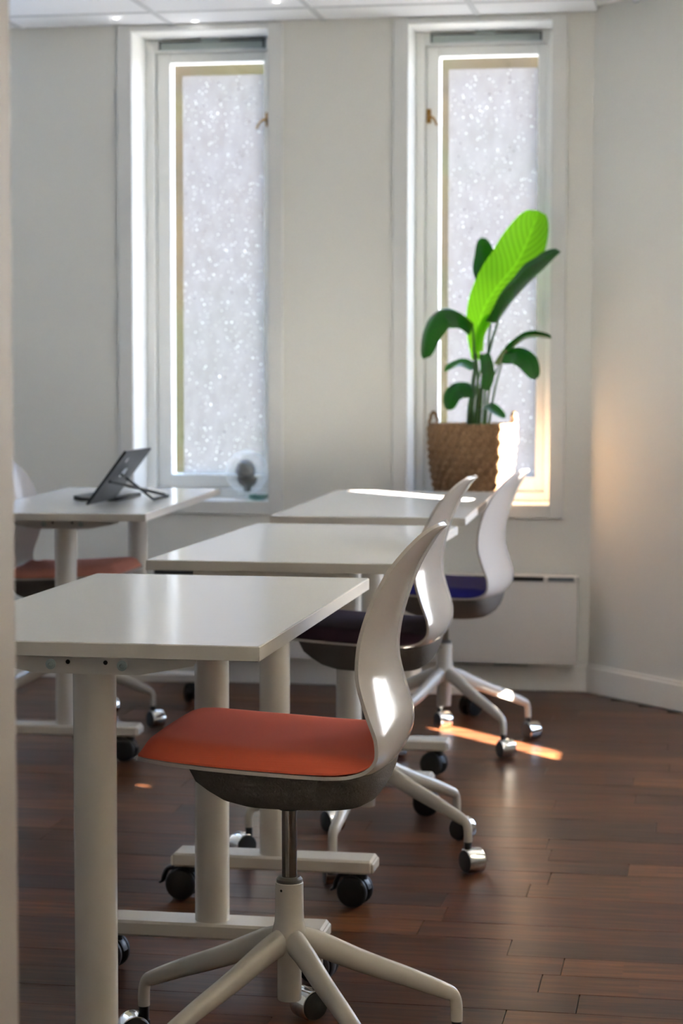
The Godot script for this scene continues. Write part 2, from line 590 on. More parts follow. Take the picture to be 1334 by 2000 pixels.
func build_added_windows() -> void:  # added windows out of view that bring extra daylight into the room
	var dir := V(RX - BX, 0, CZ).normalized()
	var xf := Transform3D(Basis(dir, V(0, 1, 0), V(dir.z, 0, -dir.x)), V(BX, 0, 0))
	var o := Node3D.new()
	o.name = "window_8"
	add_child(o)
	tag(o, "", "", "", "structure")
	var s := mb()
	for b in [[SLANT[0], SLANT[0] + 0.05, SSILL, HEAD], [SLANT[1] - 0.05, SLANT[1], SSILL, HEAD], [SLANT[0] + 0.05, SLANT[1] - 0.05, SSILL, SSILL + 0.05], [SLANT[0] + 0.05, SLANT[1] - 0.05, HEAD - 0.05, HEAD], [(SLANT[0] + SLANT[1]) / 2 - 0.03, (SLANT[0] + SLANT[1]) / 2 + 0.03, SSILL + 0.05, HEAD - 0.05]]:
		bx(s, V(b[0], b[2], 0.08), V(b[1], b[3], 0.13), 0.003, xf)
	obj("window_frame", s, M.frame_white, o)
	s = mb()
	bx(s, V(SLANT[0] + 0.04, SSILL + 0.04, 0.102), V(SLANT[1] - 0.04, HEAD - 0.04, 0.106), 0.0, xf)
	obj("pane", s, M.pane_glass, o)
	o = Node3D.new()
	o.name = "window_10"
	add_child(o)
	tag(o, "", "", "", "structure")
	s = mb()
	for b in [[REAR[0], REAR[0] + 0.05, RSILL, HEAD], [REAR[1] - 0.05, REAR[1], RSILL, HEAD], [REAR[0] + 0.05, REAR[1] - 0.05, RSILL, RSILL + 0.05], [REAR[0] + 0.05, REAR[1] - 0.05, HEAD - 0.05, HEAD], [0.27, 0.33, RSILL + 0.05, HEAD - 0.05]]:
		bx(s, V(b[0], b[2], 9.09), V(b[1], b[3], 9.14), 0.003)
	obj("window_frame", s, M.frame_white, o)
	s = mb()
	bx(s, V(REAR[0] + 0.04, RSILL + 0.04, 9.112), V(REAR[1] - 0.04, HEAD - 0.04, 9.116))
	obj("pane", s, M.pane_glass, o)
	s = mb()
	bx(s, V(REAR[0] - 0.03, RSILL - 0.03, 8.992), V(REAR[1] + 0.03, HEAD + 0.02, 8.996))
	obj("blind", s, M.blind_cloth, o)

func build_side_windows() -> void:
	var n := 2
	for w in SIDE:
		n += 1
		var o := Node3D.new()
		o.name = "window_%d" % n
		add_child(o)
		tag(o, "", "", "", "structure")
		var s := mb()
		var x0 := RX + 0.16
		var x1 := RX + 0.22
		bx(s, V(x0, w[2], w[0]), V(x1, w[2] + 0.05, w[1]), 0.004)
		bx(s, V(x0, HEAD - 0.05, w[0]), V(x1, HEAD, w[1]), 0.004)
		bx(s, V(x0, w[2] + 0.05, w[0]), V(x1, HEAD - 0.05, w[0] + 0.03), 0.004)
		bx(s, V(x0, w[2] + 0.05, w[1] - 0.05), V(x1, HEAD - 0.05, w[1]), 0.004)
		obj("window_frame", s, M.frame_white, o)
		s = mb()
		bx(s, V(RX + 0.188, w[2] + 0.05, w[0] + 0.03), V(RX + 0.192, HEAD - 0.05, w[1] - 0.05))
		obj("pane", s, M.pane_glass, o)
		# blind of cloth, tiled round its cord holes
		s = mb()
		var cuts: Array = w[4]
		for p in w[3]:
			if cuts.is_empty(): bx(s, V(RX - 0.006, p[2], p[0]), V(RX - 0.003, p[3], p[1]))
		var zc: float = w[3][0][0]
		var ya: float = w[3][0][2]
		var yb: float = w[3][0][3]
		var hr := 0.011
		for h in cuts:
			bx(s, V(RX - 0.006, ya, zc), V(RX - 0.003, yb, h[0] - hr))
			bx(s, V(RX - 0.006, ya, h[0] - hr), V(RX - 0.003, h[1] - hr, h[0] + hr))
			bx(s, V(RX - 0.006, h[1] + hr, h[0] - hr), V(RX - 0.003, yb, h[0] + hr))
			zc = h[0] + hr
		if not cuts.is_empty(): bx(s, V(RX - 0.006, ya, zc), V(RX - 0.003, yb, w[3][0][1]))
		obj("blind", s, M.blind_cloth, o)

func build_back_window(n: int, w: Array, pane_x: Array, clear: float, latch_left: bool, misted := true) -> void:
	var o := Node3D.new()
	o.name = "window_%d" % n
	add_child(o)
	tag(o, "", "", "", "structure")
	var x0: float = w[0]
	var x1: float = w[1]
	var cw := 0.053
	# casing boards on the wall face
	for b in [[x0 - cw, x0, SILL - 0.048, CEIL - 0.004], [x1, x1 + cw, SILL - 0.048, CEIL - 0.004], [x0, x1, HEAD, CEIL - 0.004], [x0, x1, SILL - 0.048, SILL]]:
		var s := mb()
		bx(s, V(b[0], b[2], 0.0), V(b[1], b[3], 0.012), 0.002)
		obj("casing", s, M.trim, o)
	# linings of the deep reveal
	var e := 0.012
	for b in [[x0 - e, x0, SILL - e, HEAD + e], [x1, x1 + e, SILL - e, HEAD + e], [x0, x1, HEAD, HEAD + e], [x0, x1, SILL - e, SILL]]:
		var s := mb()
		bx(s, V(b[0], b[2], -0.30), V(b[1], b[3], 0.0005))
		obj("reveal_board" if b[3] > SILL else "window_sill", s, M.frame_white, o)
	# fixed frame
	var f := 0.034
	var s2 := mb()
	bx(s2, V(x0, SILL, -0.27), V(x0 + f, HEAD, -0.185), 0.003)
	bx(s2, V(x1 - f, SILL, -0.27), V(x1, HEAD, -0.185), 0.003)
	bx(s2, V(x0 + f, SILL, -0.27), V(x1 - f, SILL + f, -0.185), 0.003)
	bx(s2, V(x0 + f, HEAD - 0.046, -0.27), V(x1 - f, HEAD, -0.185), 0.003)
	obj("window_frame", s2, M.frame_white, o)
	# sash ring with bead
	var px0: float = pane_x[0]
	var px1: float = pane_x[1]
	var py0 := 0.746
	var py1 := 2.262
	s2 = mb()
	var zf := -0.203
	bx(s2, V(x0 + f + 0.002, SILL + f + 0.002, -0.26), V(px0, HEAD - 0.048, zf), 0.003)
	bx(s2, V(px1, SILL + f + 0.002, -0.26), V(x1 - f - 0.002, HEAD - 0.048, zf), 0.003)
	bx(s2, V(px0, SILL + f + 0.002, -0.26), V(px1, py0, zf), 0.003)
	bx(s2, V(px0, py1, -0.26), V(px1, HEAD - 0.048, zf), 0.003)
	obj("sash", s2, M.frame_white, o)
	s2 = mb()
	bx(s2, V(px0 - 0.002, py0 - 0.002, -0.228), V(px1 + 0.002, py1 + 0.002, -0.223))
	obj("pane", s2, M.pane_glass, o)
	# mist inside the double glazing, clear along the left and top
	var st := SurfaceTool.new()
	st.begin(Mesh.PRIMITIVE_TRIANGLES)
	var a := V(clear, py0, -0.2195)
	var b2 := V(px1, py1 - 0.045, -0.2195)
	var q := [[V(a.x, b2.y, a.z), Vector2(0, 0)], [V(b2.x, b2.y, a.z), Vector2(1, 0)], [V(b2.x, a.y, a.z), Vector2(1, 1)], [V(a.x, a.y, a.z), Vector2(0, 1)]]
	for i in [0, 1, 2, 0, 2, 3]:
		st.set_uv(q[i][1])
		st.add_vertex(q[i][0])
	if misted:
		var mist := obj("condensation", st, M.condensation, o)
		mist.set_meta("kind", "stuff")
	# trickle vent along the head
	s2 = mb()
	bx(s2, V(x0 + 0.055, HEAD - 0.040, -0.186), V(x1 - 0.05, HEAD - 0.008, -0.165), 0.003)
	var vent := obj("trickle_vent", s2, M.vent_grey, o)
	s2 = mb()
	bx(s2, V(x0 + 0.06, HEAD - 0.014, -0.166), V(x1 - 0.055, HEAD - 0.0095, -0.1635))
	bx(s2, V(x0 + 0.055, HEAD - 0.040, -0.1655), V(x0 + 0.062, HEAD - 0.008, -0.1640))
	bx(s2, V(x1 - 0.057, HEAD - 0.040, -0.1655), V(x1 - 0.05, HEAD - 0.008, -0.1640))
	obj("vent_slot", s2, M.vent_dark, vent)
	s2 = mb()
	var mx := (x0 + x1) / 2.0
	bx(s2, V(mx - 0.035, HEAD - 0.014, -0.1635), V(mx + 0.035, HEAD - 0.002, -0.158), 0.002)
	obj("vent_slider", s2, M.vent_grey, vent)
	# brass stay
	var lx := x0 + f + 0.012 if latch_left else px1 + 0.014
	var sg := 1.0 if latch_left else -1.0
	s2 = mb()
	bx(s2, V(lx - 0.008, 2.025, -0.204), V(lx + 0.008, 2.075, -0.196), 0.002)
	var lt := obj("latch", s2, M.brass, o)
	s2 = mb()
	tube(s2, smooth_path([V(lx, 2.05, -0.198), V(lx + sg * 0.004, 2.047, -0.175), V(lx + sg * 0.022, 2.036, -0.168), V(lx + sg * 0.034, 2.012, -0.166)], 4), func(t): return Vector2(0.005 - 0.001 * t, 0.005 - 0.001 * t), 8)
	obj("latch_lever", s2, M.brass, lt)

func build_floor() -> void:
	var s := mb()
	bx(s, V(-3.4, -0.1, -0.3), V(RX + 0.28, -0.004, 9.2))
	var fl := struct("floor", s, M.subfloor)
	var pitch := 0.1127
	# joints seen in the photograph: row -> x of a butt joint
	var joints := {17: 0.393, 22: 0.423, 24: 0.439, 25: 0.402, 27: 0.247, 28: 0.212, 29: 0.403, 30: 0.514, 33: 0.435, 16: 0.597, 19: 0.66}
	rng.seed = 4242
	var L := 1.22
	var meshes := {}
	for row in range(0, 46):
		var z0 := 0.0765 + pitch * (row - 1)
		var z1 := z0 + pitch
		var za := maxf(z0, 0.0)
		var off: float = joints[row] if joints.has(row) else rng.randf_range(0.0, L)
		var xmax := minf(BX + maxf(za, 0.02) * (RX - BX) / CZ + 0.02, 1.5)
		var x := off - L * ceilf((off + 2.3) / L)
		while x < xmax:
			var xa := maxf(x, -2.4)
			var xb := minf(x + L, xmax)
			if xb - xa > 0.06:
				var key := "%.3f %.3f" % [xb - xa, z1 - za]
				if not meshes.has(key):
					var t := mb()
					var h := V((xb - xa) / 2.0 - 0.0009, 0, (z1 - za) / 2.0 - 0.0006)
					bx(t, V(-h.x, -0.004, -h.z), V(h.x, 0.0, h.z))
					t.generate_normals()
					meshes[key] = t.commit()
				var o := put("plank", meshes[key], M["board_%d" % rng.randi_range(0, 7)], fl)
				o.position = V((xa + xb) / 2.0, rng.randf_range(-0.0003, 0.0003), (za + z1) / 2.0)
				if rng.randf() < 0.5: o.rotation.y = PI
			x += L
	# boards past the view: one joined part
	s = mb()
	for row in range(46, 81):
		var z0 := 0.0765 + pitch * (row - 1)
		bx(s, V(-3.2, -0.004, z0 + 0.0006), V(RX, 0, z0 + pitch - 0.0006))
	var rest := obj("distant_boards", s, M.board_0, fl)
	rest.set_meta("kind", "stuff")

func build_outdoors() -> void:
	var s := mb()
	bx(s, V(-45, -1.0, -60), V(60, -0.55, 45))
	struct("ground", s, M.terrace)
	var st := mb()
	st.set_smooth_group(1)
	var hn := noise(0.09, 4, 61)
	var P := []
	for i in 23:
		var row := []
		for j in 31:
			var x := -40.0 + 2.0 * i
			var t := float(j) / 30.0
			var z := -6.0 - 34.0 * t
			var y := -0.7 + 27.0 * pow(t, 0.85) + hn.get_noise_2d(x, z) * 1.6 * minf(t * 4.0, 1.0)
			y = lerpf(-0.7, y, smoothstep(0.0, 1.0, (6.0 - x) / 5.0))
			row.append(V(x, y, z))
		P.append(row)
	for i in 22:
		for j in 30:
			poly(st, [P[i][j], P[i + 1][j], P[i + 1][j + 1], P[i][j + 1]], V(0, 1, 0.5))
	struct("hill", st, M.hillside)

# ------------------------------------------------------------------ radiator, added ceiling glints
func build_heater() -> void:
	var x0 := -1.20
	var x1 := 0.335
	var t := thing("panel_heater", "long low white electric panel heater on the wall under the windows", "heater", V(0, 0.0, 0.0))
	var s := mb()
	bx(s, V(x0, 0.108, 0.015), V(x1, 0.417, 0.072), 0.005)
	obj("body", s, M.radiator_white, t)
	s = mb()   # front sheet, slightly bowed
	var A := []
	var B := []
	for i in 9:
		var v := i / 8.0
		var y := 0.105 + 0.287 * v
		var z := 0.082 + 0.006 * sin(v * PI)
		A.append([V(x0, y, z), V((x0 + x1) / 2, y, z), V(x1, y, z)])
		B.append([V(x0, y, 0.073), V((x0 + x1) / 2, y, 0.073), V(x1, y, 0.073)])
	shell(s, A, B)
	obj("front_panel", s, M.radiator_white, t)
	s = mb()
	bx(s, V(x0 + 0.01, 0.396, 0.0725), V(x1 - 0.118, 0.412, 0.076), 0.001)
	obj("air_slot", s, M.radiator_dark, t)
	s = mb()
	bx(s, V(x1 - 0.108, 0.3945, 0.0725), V(x1 - 0.003, 0.4145, 0.0775), 0.002)
	var c := obj("control_panel", s, M.radiator_white, t)
	s = mb()
	bx(s, V(x1 - 0.102, 0.3975, 0.0773), V(x1 - 0.012, 0.4115, 0.0785), 0.001)
	obj("display", s, M.display_grey, c)
	for x in [-0.95, 0.1]:
		s = mb()
		bx(s, V(x - 0.06, 0.092, 0.0135), V(x + 0.06, 0.1075, 0.05), 0.002)
		obj("bracket", s, M.vent_grey, t)

func build_ceiling_glints() -> void:  # added glowing discs standing in for reflected sun spots on the ceiling
	var glint := mat("glint_glow", Color(1, 1, 1), 0.4)
	glint.emission_enabled = true
	glint.emission = Color(1.0, 0.99, 0.97)
	glint.emission_energy_multiplier = 1.2
	var spots := [[-1.295, 0.161, "added disc for reflected light left of the left window, in the narrow tile row"], [-1.034, 0.06, "added disc for reflected light right above the head of the left window"], [-0.672, 0.375, "added disc for reflected light beyond the first ceiling bar, rightmost of three"]]
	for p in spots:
		var t := thing("ceiling_glint", p[2], "light", V(p[0], CEIL, p[1]), 0.0, "added ceiling glints")
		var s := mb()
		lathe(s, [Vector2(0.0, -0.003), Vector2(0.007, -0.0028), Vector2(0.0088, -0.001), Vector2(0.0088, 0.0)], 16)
		obj("glint_disc", s, glint, t)
		s = mb()
		lathe(s, [Vector2(0.0090, -0.0005), Vector2(0.0105, -0.0015), Vector2(0.0115, 0.0)], 16)
		obj("rim", s, M.frame_white, t)
		var l := OmniLight3D.new()  # added light beside the disc, no fitting here
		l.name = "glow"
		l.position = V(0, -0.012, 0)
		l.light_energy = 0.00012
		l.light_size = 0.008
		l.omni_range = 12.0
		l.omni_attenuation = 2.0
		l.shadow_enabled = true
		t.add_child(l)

# ------------------------------------------------------------------ desks
func desk_caster(parent: Node3D, at: Vector3, turn: float, brake: bool) -> void:
	var c := Node3D.new()
	c.name = "caster"
	parent.add_child(c, true)
	c.position = at
	c.rotation.y = turn
	var s := mb()
	lathe(s, [Vector2(0.0, 0.058), Vector2(0.013, 0.058), Vector2(0.013, 0.076), Vector2(0.0, 0.076)], 14)
	# hood over the wheels
	var xz := Transform3D(Basis(V(1, 0, 0), PI / 2), V(0.014, 0.0335, 0))
	lathe(s, [Vector2(0.0, -0.010), Vector2(0.0345, -0.010), Vector2(0.0355, -0.006), Vector2(0.0355, 0.006), Vector2(0.0345, 0.010), Vector2(0.0, 0.010)], 20, xz, PI + 0.15, TAU + 0.9)
	obj("hood", s, M.black_plastic, c)
	for k in [-1.0, 1.0]:
		s = mb()
		var xw := Transform3D(Basis(V(1, 0, 0), PI / 2), V(0.014, 0.0335, k * 0.0185))
		lathe(s, [Vector2(0.0, -0.008), Vector2(0.024, -0.008), Vector2(0.0305, -0.007), Vector2(0.0335, -0.003), Vector2(0.0335, 0.003), Vector2(0.0305, 0.007), Vector2(0.024, 0.008), Vector2(0.0, 0.008)], 28, xw)
		obj("wheel", s, M.black_rubber, c)
	if brake:
		s = mb()
		tube(s, smooth_path([V(0.022, 0.066, 0), V(0.046, 0.063, 0), V(0.056, 0.048, 0), V(0.059, 0.036, 0), V(0.066, 0.031, 0)], 4), func(q): return Vector2(0.012, 0.0065 - 0.003 * q), 8, Vector3.UP)
		obj("brake_lever", s, M.black_plastic, c)

func make_desk(at: Vector3, turn: float, w: float, l: float, h: float, inn: float, inf: float, label: String, brakes: Array) -> Node3D:
	var t := thing("desk", label, "desk", at, turn, "white wheeled desks")
	var th := 0.0215
	var s := mb()
	bx(s, V(-w / 2 + 0.0008, h - th + 0.0008, -l + 0.0008), V(w / 2 - 0.0008, h, -0.0008), 0.0012)
	var top := obj("tabletop", s, M.desk_top, t)
	s = mb()   # edge band on the four sides
	for b in [[V(-w / 2, 0, -l), V(-w / 2 + 0.002, 0, 0)], [V(w / 2 - 0.002, 0, -l), V(w / 2, 0, 0)], [V(-w / 2 + 0.002, 0, -0.002), V(w / 2 - 0.002, 0, 0)], [V(-w / 2 + 0.002, 0, -l), V(w / 2 - 0.002, 0, -l + 0.002)]]:
		bx(s, b[0] + V(0, h - th, 0), b[1] + V(0, h - 0.0012, 0), 0.0005)
	obj("edge_band", s, M.desk_edge, top)
	# long rail under the top
	s = mb()
	bx(s, V(-0.02, h - th - 0.026, -l + inf), V(0.02, h - th - 0.004, -inn), 0.002)
	obj("rail", s, M.frame_paint, t)
	for side in 2:
		var zc := -inn if side == 0 else -(l - inf)
		var face := 1.0 if side == 0 else -1.0
		# folded bracket that carries the top
		var y1 := h - th
		s = mb()
		var zp := zc + face * 0.040
		var prof := [Vector2(-0.165, y1), Vector2(0.165, y1), Vector2(0.165, y1 - 0.010), Vector2(0.160, y1 - 0.0155), Vector2(0.078, y1 - 0.031), Vector2(-0.078, y1 - 0.031), Vector2(-0.160, y1 - 0.0155), Vector2(-0.165, y1 - 0.010)]
		var f := []
		var g := []
		for p in prof:
			f.append(V(p.x, p.y, zp + 0.0015))
			g.append(V(p.x, p.y, zp - 0.0015))
		poly(s, f, V(0, 0, 1))
		poly(s, g, V(0, 0, -1))
		for k in prof.size():
			var k2 := (k + 1) % prof.size()
			poly(s, [f[k], f[k2], g[k2], g[k]], (f[k] + f[k2]) / 2.0 - V(0, y1 - 0.012, zp))
		bx(s, V(-0.165, y1 - 0.003, zc - 0.04), V(0.165, y1, zc + 0.04), 0.0)
		bx(s, V(-0.05, y1 - 0.030, zc - 0.038), V(0.05, y1 - 0.003, zc + 0.038), 0.002)
		var br := obj("bracket", s, M.frame_paint, t)
		for x in [-0.054, 0.054]:
			s = mb()
			var xb := Transform3D(Basis(V(1, 0, 0), face * PI / 2), V(x, y1 - 0.0175, zp + face * 0.0015))
			lathe(s, [Vector2(0.0078, 0.0), Vector2(0.0078, 0.0012), Vector2(0.0055, 0.0016), Vector2(0.0055, 0.0036), Vector2(0.0030, 0.0042), Vector2(0.0022, 0.0022), Vector2(0.0, 0.0022)], 18, xb)
			obj("bolt", s, M.zinc, br)
		for x in [-0.028, 0.029]:
			s = mb()
			var xb := Transform3D(Basis(V(1, 0, 0), face * PI / 2), V(x, y1 - 0.0135, zp + face * 0.0012))
			lathe(s, [Vector2(0.0034, 0.0), Vector2(0.0034, 0.0006), Vector2(0.0, 0.0006)], 14, xb)
			obj("hole", s, M.dark_hole, br)
		# column
		s = mb()
		lathe(s, [Vector2(0.0, 0.103), Vector2(0.032, 0.103), Vector2(0.032, y1 - 0.030), Vector2(0.0, y1 - 0.030)], 40, Transform3D(Basis(), V(0, 0, zc)))
		obj("column", s, M.frame_paint, t)
		# foot beam with canted ends
		s = mb()
		var bw := 0.218
		var ya := 0.0755
		var yb := 0.105
		var hz := 0.039
		bx(s, V(-bw + 0.004, ya, zc - hz), V(bw - 0.004, yb, zc + hz), 0.0045)
		for sx in [-1.0, 1.0]:
			bx(s, V(minf(sx * bw, sx * (bw - 0.006)), ya + 0.002, zc - hz + 0.002), V(maxf(sx * bw, sx * (bw - 0.006)), yb - 0.006, zc + hz - 0.002), 0.0028)
		obj("foot_beam", s, M.frame_paint, t)
		for k in 2:
			var sx := -1.0 if k == 0 else 1.0
			var spec: Array = brakes[side * 2 + k]
			desk_caster(t, V(sx * (bw - 0.032), 0, zc), spec[0], spec[1])
	return t

# ------------------------------------------------------------------ chairs
func chair_caster(parent: Node3D, at: Vector3, turn: float) -> void:
	var c := Node3D.new()
	c.name = "caster"
	parent.add_child(c, true)
	c.position = at
	c.rotation.y = turn
	var s := mb()
	lathe(s, [Vector2(0.0, 0.036), Vector2(0.0085, 0.036), Vector2(0.0085, 0.068), Vector2(0.0, 0.068)], 14)
	bx(s, V(-0.010, 0.012, -0.005), V(0.022, 0.044, 0.005), 0.003)
	obj("fork", s, M.black_plastic, c)
	var ax := V(0.016, 0.0262, 0)
	s = mb()
	var xz := Transform3D(Basis(V(1, 0, 0), PI / 2), ax)
	lathe(s, [Vector2(0.0262, -0.021), Vector2(0.0278, -0.0205), Vector2(0.0282, -0.018), Vector2(0.0282, 0.018), Vector2(0.0278, 0.0205), Vector2(0.0262, 0.021), Vector2(0.0262, -0.021)], 26, xz, -PI * 0.62, PI * 0.30)
	obj("hood", s, M.chrome, c)
	for k in [-1.0, 1.0]:
		s = mb()
		var xw := Transform3D(Basis(V(1, 0, 0), PI / 2), ax + V(0, 0, k * 0.0135))
		lathe(s, [Vector2(0.0, -0.0085), Vector2(0.020, -0.0085), Vector2(0.0235, -0.0075), Vector2(0.0256, -0.004), Vector2(0.0256, 0.004), Vector2(0.0235, 0.0075), Vector2(0.020, 0.0085), Vector2(0.0, 0.0085)], 26, xw)
		obj("wheel", s, M.black_rubber, c)

# profile of the one-piece shell, from the seat front over the bend to the top; x is backwards
const PROF := [[-0.212, 0.529], [-0.195, 0.531], [-0.15, 0.5275], [-0.09, 0.5215], [-0.02, 0.515], [0.05, 0.509], [0.105, 0.505], [0.142, 0.508], [0.166, 0.520], [0.177, 0.543], [0.176, 0.575], [0.164, 0.622], [0.157, 0.667], [0.162, 0.715], [0.176, 0.765], [0.197, 0.818], [0.222, 0.860], [0.239, 0.881], [0.249, 0.889]]
const HALF := [0.150, 0.172, 0.187, 0.193, 0.196, 0.196, 0.194, 0.191, 0.190, 0.190, 0.191, 0.194, 0.197, 0.197, 0.190, 0.168, 0.122, 0.075, 0.018]
const DISH := [0.0, 0.0, 0.001, 0.003, 0.006, 0.009, 0.012, 0.014, 0.014, 0.010, 0.010, 0.014, 0.018, 0.020, 0.020, 0.016, 0.010, 0.005, 0.0]

func shell_rows(y_off: float, push: float) -> Array:   # rows of points across the shell, pushed along its outside normal
	var pts := []
	for i in PROF.size(): pts.append(Vector2(PROF[i][0], PROF[i][1]))
	var sm := smooth_path(pts, 4)
	var rows := []
	var n := sm.size()
	for i in n:
		var k := float(i) / 4.0
		var k0 := mini(int(k), HALF.size() - 2)
		var fr := k - k0
		var hw: float = lerpf(HALF[k0], HALF[k0 + 1], fr)
		var dish: float = lerpf(DISH[k0], DISH[k0 + 1], fr)
		var tan: Vector2 = (sm[mini(i + 1, n - 1)] - sm[maxi(i - 1, 0)]).normalized()
		var nr := Vector2(tan.y, -tan.x)      # outside: below the seat, behind the back
		var row := []
		for j in 15:
			var u := (j - 7) / 7.0
			var edge := pow(absf(u), 2.2)
			var th := push * (1.0 - 0.35 * pow(absf(u), 6.0))
			var p: Vector2 = sm[i] - nr * dish * edge + nr * th
			row.append(V(p.x, p.y + y_off, u * hw))
		rows.append(row)
	return rows

func make_chair(at: Vector3, turn: float, drop: float, star: float, cloth: StandardMaterial3D, label: String, spins: Array) -> Node3D:
	var t := thing("swivel_chair", label, "chair", at, turn, "white shell swivel chairs")
	# one-piece shell
	var s := mb()
	shell(s, shell_rows(-drop, 0.0085), shell_rows(-drop, 0.0))
	obj("seat_shell", s, M.shell_plastic, t)
	# cushion: follows the seat of the shell
	s = mb()
	var T := []
	var B := []
	var NI := 26
	var NJ := 17
	for i in NI + 1:
		var x := lerpf(-0.206, 0.168, float(i) / NI)
		var rt := []
		var rb := []
		var e0 := clampf((x + 0.206) / 0.04, 0.0, 1.0)
		var e1 := clampf((0.170 - x) / 0.05, 0.0, 1.0)
		# height and half width of the shell here
		var k := 0
		while k < 8 and PROF[k + 1][0] < x: k += 1
		var fr := clampf((x - PROF[k][0]) / (PROF[k + 1][0] - PROF[k][0]), 0.0, 1.0)
		var y := lerpf(PROF[k][1], PROF[k + 1][1], fr)
		var hw: float = lerpf(HALF[k], HALF[k + 1], fr) - 0.005
		for j in NJ:
			var u := (j - (NJ - 1) / 2.0) / ((NJ - 1) / 2.0)
			u = signf(u) * (1.0 - pow(1.0 - absf(u), 1.5))
			var rim := sqrt(1.0 - pow(1.0 - clampf((1.0 - absf(u)) / 0.20, 0.0, 1.0), 2.0))
			var up := 0.004 + 0.026 * rim * sqrt(1.0 - pow(1.0 - e0, 2.0)) * pow(e1, 0.6) + 0.003 * (1.0 - u * u) * e1
			var dd: float = lerpf(DISH[k], DISH[k + 1], fr) * pow(absf(u), 2.2)
			rt.append(V(x, y + dd + up - drop, u * hw))
			rb.append(V(x, y + dd + 0.0005 - drop, u * hw))
		T.append(rt)
		B.append(rb)
	shell(s, T, B)
	obj("cushion", s, cloth, t)
	# felt tray under the seat
	s = mb()
	var rings := []
	for q in [[0.512, 0.156, 0.008, 0.166, 5.0], [0.504, 0.155, 0.010, 0.165, 5.0], [0.488, 0.148, 0.014, 0.158, 4.6], [0.472, 0.137, 0.019, 0.146, 4.2], [0.457, 0.123, 0.024, 0.132, 3.8], [0.447, 0.104, 0.028, 0.112, 3.4], [0.4425, 0.080, 0.030, 0.088, 3.0]]:
		rings.append(sup(V(q[2], q[0] - drop, 0), q[1], q[3], q[4], 44))
	# the tray's top follows the falling seat
	for k in 2:
		var r: Array = rings[k]
		for i in r.size():
			r[i] = r[i] + V(0, -0.062 * (r[i].x - 0.03) + 2.2 * pow(maxf(0.0, r[i].x - 0.10), 2.0) + (0.004 if k == 0 else 0.0), 0)
	loft(s, rings)
	obj("seat_tray", s, M.felt, t)
	# mechanism cone
	s = mb()
	lathe(s, [Vector2(0.0, 0.424 - drop), Vector2(0.017, 0.424 - drop), Vector2(0.020, 0.428 - drop), Vector2(0.030, 0.440 - drop), Vector2(0.034, 0.446 - drop), Vector2(0.0, 0.446 - drop)], 22)
	obj("mechanism", s, M.black_plastic, t)
	# gas lift
	s = mb()
	lathe(s, [Vector2(0.0, 0.29), Vector2(0.0122, 0.29), Vector2(0.0122, 0.43 - drop), Vector2(0.0, 0.43 - drop)], 24)
	var gl := obj("gas_lift", s, M.steel, t)
	s = mb()
	lathe(s, [Vector2(0.0, 0.3065), Vector2(0.0210, 0.3065), Vector2(0.0210, 0.3115), Vector2(0.0175, 0.3155), Vector2(0.0, 0.3155)], 24)
	obj("collar", s, M.collar_grey, gl)
	# star base: sleeve, hub and five legs cast in one
	s = mb()
	lathe(s, [Vector2(0.0, 0.115), Vector2(0.0185, 0.115), Vector2(0.0195, 0.117), Vector2(0.0195, 0.185), Vector2(0.026, 0.195), Vector2(0.029, 0.21), Vector2(0.0275, 0.228), Vector2(0.0238, 0.243), Vector2(0.0228, 0.26), Vector2(0.0224, 0.3055), Vector2(0.0205, 0.307), Vector2(0.0, 0.307)], 32)
	for k in 5:
		var a := star + TAU * k / 5.0
		var d := V(cos(a), 0, sin(a))
		var pts := [d * 0.010 + V(0, 0.214, 0), d * 0.05 + V(0, 0.202, 0), d * 0.12 + V(0, 0.171, 0), d * 0.195 + V(0, 0.142, 0), d * 0.252 + V(0, 0.118, 0), d * 0.269 + V(0, 0.109, 0), d * 0.2745 + V(0, 0.093, 0), d * 0.275 + V(0, 0.066, 0)]
		tube(s, smooth_path(pts, 5), func(q):
			var w := lerpf(0.0175, 0.0105, clampf(q * 1.25, 0.0, 1.0))
			var hgt := lerpf(0.0235, 0.0098, clampf(q * 1.3, 0.0, 1.0))
			return Vector2(w, hgt), 14)
	var sb := obj("star_base", s, M.base_paint, t)
	s = mb()
	lathe(s, [Vector2(0.0022, -0.0005), Vector2(0.0022, 0.0004), Vector2(0.0, 0.0004)], 10, Transform3D(Basis(V(1, 0, 0), PI / 2), V(0, 0.296, 0.0222)).rotated(Vector3.UP, -0.42 - turn))
	obj("peg_hole", s, M.dark_hole, sb)
	for k in 5:
		var a := star + TAU * k / 5.0
		chair_caster(t, V(cos(a) * 0.275, 0, sin(a) * 0.275), spins[k])
	return t

